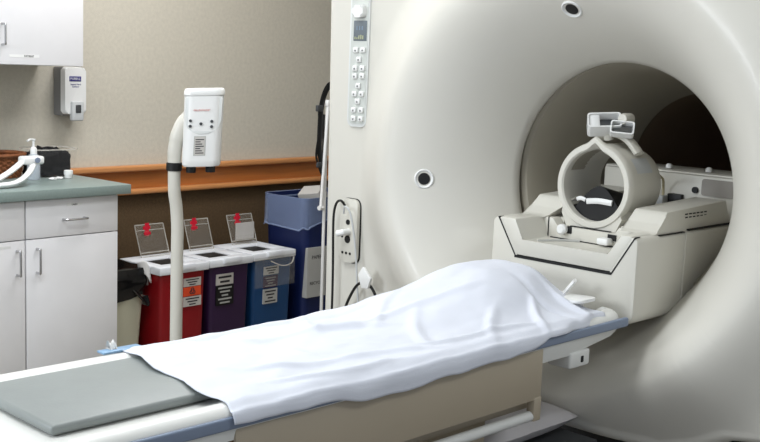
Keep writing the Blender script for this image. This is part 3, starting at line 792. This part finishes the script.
# head, turned towards the camera side
hc = PB + rn * .100 + fn * .022 + Vector((0, 0, -.012))
def HP(a, b, c): return hc + rn * a + fn * b + Vector((0, 0, c))
tilt = -.045
def HB(a, b, c): return hc + (rn * (a + (c - 1.17) * .03)) + fn * b + Vector((0, 0, c + a * .05))
bm = bmn()
sec = rrect(-.070, .070, -.05, .05, .035, 6)
V = [[bm.verts.new(HB(a * s, b * s, z)) for a, b in sec] for z, s in ((1.050, .90), (1.056, .97), (1.075, .985), (1.19, .985), (1.30, 1.0), (1.302, 1.0))]
for i in range(len(V) - 1):
    for k in range(len(sec)): bm.faces.new((V[i][k], V[i][(k + 1) % len(sec)], V[i + 1][(k + 1) % len(sec)], V[i + 1][k]))
bm.faces.new(V[0]); bm.faces.new(V[-1]); head = part('head', bm, M_white, t)
bm = bmn()
V = [[bm.verts.new(HB(a * s, b * s, z)) for a, b in sec] for z, s in ((1.303, 1.0), (1.306, 1.035), (1.318, 1.035), (1.326, .98), (1.328, .9))]
for i in range(len(V) - 1):
    for k in range(len(sec)): bm.faces.new((V[i][k], V[i][(k + 1) % len(sec)], V[i + 1][(k + 1) % len(sec)], V[i + 1][k]))
bm.faces.new(V[0]); bm.faces.new(V[-1]); part('top_cap', bm, M_white, t)
for a in (-.036, .033):
    bm = bmn(); q = HB(a, .005, 1.05); lathe(bm, [(.017, 1.026), (.0175, 1.03), (.0175, 1.052)], (q.x, q.y, a * .05 - .012), 'Z', 20); part('syringe_port', bm, M_black, t)
# curved face plate
bm = bmn()
plate = [(-.066, 1.298), (-.066, 1.215), (-.058, 1.192), (-.04, 1.176), (-.015, 1.168), (.015, 1.168), (.04, 1.176), (.058, 1.192), (.066, 1.215), (.066, 1.298)]
prism(bm, plate, lambda a, b: HB(a * .97, .044, b), lambda a, b: HB(a * .97, .0525 - .012 * max(0, abs(a) - .035) / .03, b), bev=.001)
fp = part('face_plate', bm, M_btn, head)
for a, z in ((-.045, 1.215), (-.045, 1.196), (.030, 1.212), (.030, 1.193), (-.008, 1.204)):
    bm = bmn(); q = HB(a, .052, z - .5 + .5)
    lathe(bm, [(.0055, 0), (.0055, .0022)], q, 'Z', 14, M=Matrix((rn, Vector((0, 0, 1)), fn)).transposed()); part('button', bm, M_dgrey, fp)
def face_text(s, size, a, z, m_, parent, b=.0532):
    part('writing', text_bm(s, size, basis(HB(a, b, z), rn + Vector((0, 0, .05)), (0, 0, 1), fn)), m_, parent, smooth=0)
face_text('MALLINCKRODT', .0078, -.006, 1.252, M_inkred, fp)
bm = bmn(); prism(bm, [(-.030, 1.09), (.012, 1.09), (.012, 1.16), (-.030, 1.16)], lambda a, b: HB(a, .048, b), lambda a, b: HB(a, .0502, b)); lb = part('label', bm, M_labelg, head)
bm = bmn(); prism(bm, [(-.027, 1.093), (.009, 1.093), (.009, 1.157), (-.027, 1.157)], lambda a, b: HB(a, .050, b), lambda a, b: HB(a, .0506, b)); part('label_face', bm, M_label, lb)
bm = bmn()
for k in range(7): prism(bm, [(-.024, 1.098 + k * .008), (.006 - (k % 3) * .006, 1.098 + k * .008), (.006 - (k % 3) * .006, 1.1015 + k * .008), (-.024, 1.1015 + k * .008)], lambda a, b: HB(a, .0505, b), lambda a, b: HB(a, .0509, b))
part('label_lines', bm, M_ink, lb)

# ================================================================ BINS
def sharps(w0, w1, nf, m_, label, depth=.31, hz=.525):
    nb = nf + depth; wc = (w0 + w1) / 2
    t = thing('sharps_container', label, 'waste container', (-(nf + nb) / 2, wc, 0), True, 'sharps containers in a row by the wall')
    bm = bmn(); s = .93
    sec = rrect(w0 + .012, w1 - .012, nf + .012, nb - .012, .02)
    f = lambda z, k: (lambda a, b: Vector((-((nf + nb) / 2 + (b - (nf + nb) / 2) * k), wc + (a - wc) * k, z)))
    prism(bm, sec, f(.003, .93), f(hz - .03, 1.0))
    body = part('bin_body', bm, m_, t)
    # frosted lid: frame round an opening
    bm = bmn()
    lo, hi = hz - .034, hz
    ow0, ow1, on0, on1 = wc - .075, wc + .055, nf + .07, nf + .20
    for (a0, a1, b0, b1) in ((w0, w1, nf, on0), (w0, w1, on1, nb), (w0, ow0, on0, on1), (ow1, w1, on0, on1)):
        box(bm, (-b1, a0, lo), (-b0, a1, hi), .004)
    box(bm, (-nf - .03, wc - .05, hi - .02), (-nf + .012, wc + .05, hi + .006), .004)
    lid = part('lid', bm, M_lid, t)
    bm = bmn(); box(bm, (-on1, ow0, hi - .010), (-on0, ow1, hi - .006)); part('lid_opening', bm, M_black, lid)
    # clear flap, standing open
    fx = -(nf + .255); bm = bmn(); F0 = [(w0 + .085, hz), (w1 - .030, hz), (w1 - .050, hz + .145), (w0 + .065, hz + .145)]
    lean = .03
    P = lambda a, b, e=0: Vector((fx - lean * (b - hz) / .165 + e, a, b))
    prism(bm, F0, lambda a, b: P(a, b), lambda a, b: P(a, b, .003)); fl = part('flap', bm, M_clear, lid)
    bm = bmn()
    for i in range(4): tube(bm, [P(*F0[i], .002), P(*F0[(i + 1) % 4], .002)], .0028, 6)
    tube(bm, [P(w0 + .067, hz + .120, .002), P(w1 - .048, hz + .120, .002)], .002, 6); tube(bm, [P(w0 + .083, hz + .02, .002), P(w1 - .032, hz + .02, .002)], .003, 6)
    part('flap_rim', bm, M_clearedge, fl)
    lx = (w0 + w1) / 2 - .008; hz -= .022
    bm = bmn(); box(bm, tuple(P(lx - .010, hz + .115, .003)), tuple(P(lx + .012, hz + .175, .012)), 0); box(bm, tuple(P(lx - .016, hz + .122, .004)), tuple(P(lx + .020, hz + .134, .010)), 0)
    box(bm, tuple(P(lx - .018, hz + .145, .004)), tuple(P(lx + .020, hz + .16, .010)), 0)
    part('latch', bm, M_latch, fl, 'red latch')
    return t, body, nf, wc
def bin_label(body, nf, a0, a1, z0, z1, m_, lines=0, mi=None, txt=None, size=.01):
    bm = bmn(); box(bm, (-nf - .028, a0, z0), (-nf - .009 - .012 * (.5 - z1) * .6, a1, z1)); l = part('label', bm, m_, body, smooth=0)
    x = -nf - .0088 - .012 * (.5 - z1) * .6
    if lines:
        bm = bmn()
        for k in range(lines):
            zz = z1 - (z1 - z0) * (k + .7) / (lines + .4); ins = (a1 - a0) * (.12 + .1 * ((k * 7) % 3))
            box(bm, (x - .001, a0 + ins, zz - (z1 - z0) * .12 / lines * 1.6), (x + .0004, a1 - ins, zz + (z1 - z0) * .12 / lines * 1.6))
        part('label_lines', bm, mi or M_ink, l, smooth=0)
    if txt:
        part('writing', text_bm(txt, size, basis((x + .0006, (a0 + a1) / 2, (z0 + z1) / 2), (0, 1, 0), (0, 0, 1), (1, 0, 0))), mi or M_ink, l, smooth=0)
    return l
ra, rb, rn_, rc = sharps(2.795, 3.065, 3.77, M_red, 'red sharps container with biohazard label, behind the injector pole', .30)
bin_label(rb, rn_, 2.93, 3.025, .425, .462, M_label, 3)
l = bin_label(rb, rn_, 2.93, 3.025, .382, .422, M_orange)
def trefoil(c, r):
    bm = bmn()
    for k in range(3):
        a = PI / 2 + 2 * PI * k / 3; q = Vector(c) + Vector((0, math.cos(a), math.sin(a))) * r * .5
        P = [q + Vector((0, math.cos(b), math.sin(b))) * r * .45 for b in [a + PI + .7 + (2 * PI - 1.4) * j / 12 for j in range(13)]]
        tube(bm, P, r * .11, 6)
    P = [Vector(c) + Vector((0, math.cos(b), math.sin(b))) * r * .42 for b in [2 * PI * j / 16 for j in range(17)]]
    tube(bm, P, r * .07, 6)
    return bm
part('biohazard_symbol', trefoil((-rn_ - .0085, 2.978, .402), .016), M_ink, l)
bin_label(rb, rn_, 2.93, 3.028, .335, .378, M_label, 3)
# labels on the left side of the red container
for z0, z1 in ((.435, .468), (.345, .385)):
    bm = bmn(); box(bm, (-3.96, 2.800, z0), (-3.87, 2.83, z1)); part('label', bm, M_labelg, rb, smooth=0)
pa, pb_, pn, pc = sharps(3.080, 3.335, 3.785, M_purple, 'dark purple sharps container between the red and the blue one', .30)
bin_label(pb_, pn, 3.125, 3.225, .405, .455, M_label, 2)
bin_label(pb_, pn, 3.125, 3.228, .31, .402, M_black, 5, M_labelg)
ba, bb, bn_, bc = sharps(3.350, 3.622, 3.80, M_blue, 'blue sharps container with a white card on its open flap', .31, .525)
bin_label(bb, bn_, 3.425, 3.52, .415, .455, M_labelg, 3)
bin_label(bb, bn_, 3.425, 3.515, .275, .345, M_labelg, 4)
bin_label(bb, bn_, 3.425, 3.515, .352, .408, M_purple, 4, M_grey)
bm = bmn(); box(bm, (-bn_ + .004, 3.355, .36), (-bn_ + .007, 3.61, .505), .001); part('front_shield', bm, M_clear, bb)
bm = bmn(); tube(bm, [(-bn_ + .01, 3.45, .485), (-bn_ + .035, 3.50, .462), (-bn_ + .035, 3.56, .468), (-bn_ + .01, 3.60, .495)], .003, 6, 5); part('wire_bail', bm, M_clearedge, bb)
bm = bmn(); box(bm, (-4.066, 3.462, .548), (-4.060, 3.577, .630)); part('card', bm, M_label, ba, 'white card', smooth=0)
# tall recycling bin
t = thing('recycling_bin', 'tall navy blue recycling bin with clear liner, beside the scanner', 'bin', (-3.98, 3.90, 0), True)
bm = bmn(); N0, N1, W0, W1 = 3.80, 4.10, 3.675, 4.12
sec = rrect(W0, W1, N0, N1, .04, 5)
f = lambda z, k: (lambda a, b: Vector((-(3.95 + (b - 3.95) * k), 3.9 + (a - 3.9) * k, z)))
V = [[bm.verts.new(f(z, k)(a, b)) for a, b in sec] for z, k in ((.002, .86), (.74, 1.0), (.74, 1.03), (.765, 1.03), (.765, .98), (.60, .95))]
for i in range(len(V) - 1):
    for k in range(len(sec)): bm.faces.new((V[i][k], V[i][(k + 1) % len(sec)], V[i + 1][(k + 1) % len(sec)], V[i + 1][k]))
bm.faces.new(V[0]); bm.faces.new(V[-1]); part('bin_body', bm, M_navy, t)
bm = bmn()
def lin_(u, v):
    i = u * len(sec); a, b = sec[int(i) % len(sec)]; a2, b2 = sec[(int(i) + 1) % len(sec)]; q = i - int(i); a += (a2 - a) * q; b += (b2 - b) * q
    drop = .155 - .115 * (a - W0) / (W1 - W0) + .006 * math.sin(u * 40)
    k = 1.045 + .008 * math.sin(u * 90) * v
    return Vector((-(3.95 + (b - 3.95) * k), 3.9 + (a - 3.9) * k, .768 - drop * v))
grid(bm, 72, 8, lin_, closeu=True)
grid(bm, 72, 3, lambda u, v: Vector((lin_(u, 0).x + (-3.95 - lin_(u, 0).x) * .08 * v, lin_(u, 0).y + (3.9 - lin_(u, 0).y) * .08 * v, .768 + .006 * math.sin(PI * v) - .03 * v)), closeu=True)
tube(bm, [lin_(k / 72, 1) for k in range(73)], .004, 6)
part('liner', bm, M_liner_bag, t)
bm = bmn(); box(bm, (-N0 - .03, 3.70, .27), (-N0 + .001, 3.83, .52)); l = part('label', bm, M_labelg, t, smooth=0)
bm = text_bm('RECYCLE', .022, basis((-N0 + .0014, 3.765, .34), (0, 1, 0), (0, 0, 1), (1, 0, 0))); part('writing', bm, M_ink, l, smooth=0)
bm = text_bm('PAPER', .026, basis((-N0 + .0014, 3.765, .47), (0, 1, 0), (0, 0, 1), (1, 0, 0))); part('writing', bm, M_ink, l, smooth=0)
bm = bmn(); box(bm, (-.06, -.04, -.05), (.06, .04, .05), .002, M=Matrix.Translation((-3.93, 3.86, .745)) @ Matrix.Rotation(.5, 4, 'X') @ Matrix.Rotation(.3, 4, 'Z'))
solo('carton', bm, M_label, (-3.93, 3.86, .70), 'small white carton sticking out of the navy recycling bin', 'carton', True)
# beige trash can
t = thing('trash_can', 'beige trash can lined with a black bag, between cabinet and red container', 'trash can', (-4.0, 2.68, 0), True)
bm = bmn(); sec = rrect(2.585, 2.775, 3.84, 4.15, .03, 4)
V = [[bm.verts.new((-(4.0 + (b - 4.0) * k), 2.675 + (a - 2.675) * k, z)) for a, b in sec] for z, k in ((.002, .80), (.46, 1.0))]
for k in range(len(sec)): bm.faces.new((V[0][k], V[0][(k + 1) % len(sec)], V[1][(k + 1) % len(sec)], V[1][k]))
bm.faces.new(V[0]); bm.faces.new(V[1]); part('can_body', bm, M_can, t)
bm = bmn()
def bag(u, v):
    i = u * len(sec); a, b = sec[int(i) % len(sec)]; a2, b2 = sec[(int(i) + 1) % len(sec)]; q = i - int(i); a += (a2 - a) * q; b += (b2 - b) * q
    if v < .7:
        z = .395 + .135 * (v / .7); k = 1.03 + .07 * math.sin(PI * v / .7)
    else:
        z = .53 - .05 * ((v - .7) / .3); k = 1.02 - .6 * ((v - .7) / .3)
    p = Vector((-(4.0 + (b - 4.0) * k), 2.675 + (a - 2.675) * k, z - (.035 * math.sin(u * 13) if v < .1 else 0)))
    d = .014 * noise.noise(p * 22)
    return p + Vector((d, d, d))
grid(bm, 64, 16, bag, closeu=True); tube(bm, [(-3.84, 2.70, .44), (-3.815, 2.73, .40), (-3.82, 2.765, .365), (-3.83, 2.76, .40)], .012, 8, 4, flat=(.014, .006))
part('black_bag', bm, M_blackgloss, t)
bm = bmn(); grid(bm, 8, 8, lambda u, v: Vector((-3.84 + .03 * math.sin(3 * u) - .012, 2.735 + .065 * u + .01 * v, .543 - .058 * v + .018 * math.sin(5 * u + v) - .02 * u)))
o = solo('crumpled_paper', bm, M_white, (-3.84, 2.76, .50), 'crumpled white paper on the edge of the black trash bag', 'paper', True)
md = o.modifiers.new('t', 'SOLIDIFY'); md.thickness = .003

# ================================================================ STAND + STRAPS by the scanner edge
t = thing('crutch', 'thin white pole leaning behind the scanner edge above the navy bin', 'pole', (-3.70, 3.70, 0), True)
bm = bmn(); tube(bm, [(-3.70, 3.708, .01), (-3.70, 3.705, .7), (-3.70, 3.703, 1.225)], .008, 10); part('shaft', bm, M_white, t)
bm = bmn(); tube(bm, [(-3.69, 3.700, 1.22), (-3.69, 3.672, .735)], .008, 10); tube(bm, [(-3.69, 3.66, .735), (-3.69, 3.685, .735)], .012, 8); part('brace', bm, M_white, t)
bm = bmn(); box(bm, (-3.714, 3.690, 1.218), (-3.682, 3.722, 1.25), .004); part('cap', bm, M_white, t)
t = thing('buckled_strap', 'black webbing strap with buckles hanging beside the white pole', 'strap', (-3.68, 3.68, .9), True)
bm = bmn()
tube(bm, [(-3.70, 3.745, 1.32), (-3.70, 3.71, 1.315), (-3.70, 3.68, 1.27), (-3.70, 3.665, 1.21), (-3.70, 3.66, 1.13), (-3.70, 3.66, 1.02), (-3.70, 3.675, .96), (-3.70, 3.69, .90)], .01, 8, 6, flat=(.004, .017))
tube(bm, [(-3.695, 3.665, 1.20), (-3.695, 3.645, 1.20), (-3.695, 3.65, 1.10), (-3.695, 3.635, 1.0), (-3.695, 3.648, .95), (-3.695, 3.69, .87)], .006, 8, 6, flat=(.003, .007))
tube(bm, [(-3.72, 3.70, 1.18), (-3.72, 3.712, 1.0), (-3.72, 3.705, .80)], .006, 8, 4, flat=(.003, .013))
part('webbing', bm, M_black, t)
bm = bmn(); box(bm, (-3.705, 3.630, 1.195), (-3.690, 3.668, 1.225), .004); box(bm, (-3.70, 3.640, .93), (-3.688, 3.670, .955), .004); part('buckle', bm, M_dgrey, t)

# cables at the outlet plate
def cable(name, label, pts, r, m_, loc, extra=None):
    bm = bmn(); tube(bm, pts, r, 8, 8)
    if extra: extra(bm)
    return solo(name, bm, m_, loc, label, 'cable', group='cables at the outlet plate')
YF = YP - .03
cable('cable', 'black cable hanging straight down the scanner edge left of the outlet plate', [(-2.60, YF, .955), (-2.612, YF - .01, .972), (-2.645, YF, .955), (-2.655, YF, .90), (-2.65, YF, .75), (-2.648, YF, .62), (-2.65, YF, .50)], .0042, M_black, (-2.65, YF, .5))
cable('cable', 'thin grey cable hanging from the outlet plate down to the sheet', [(-2.60, YF - .006, .93), (-2.585, YF - .015, .955), (-2.562, YF - .01, .93), (-2.545, YF, .82), (-2.528, YF, .68), (-2.515, YF, .56)], .0035, M_mirframe, (-2.54, YF, .6))
cable('cable', 'black cable arching up behind the sheet to the white clip', [(-2.60, YF, .57), (-2.57, YF, .64), (-2.525, YF - .005, .70), (-2.475, YF - .012, .715), (-2.44, YF - .01, .69), (-2.425, YF, .63), (-2.43, YF, .56)], .0048, M_black, (-2.54, YF, .6))
bm = bmn(); prism(bm, [(-2.500, .742), (-2.478, .772), (-2.440, .738), (-2.452, .702), (-2.482, .700)], lambda a, b: Vector((a, YF - .03, b)), lambda a, b: Vector((a, YF - .019, b)), bev=.003)
solo('cable_clip', bm, M_white, (-2.5, YF - .02, .69), 'white plastic clip held on the arching black cable', 'clip')
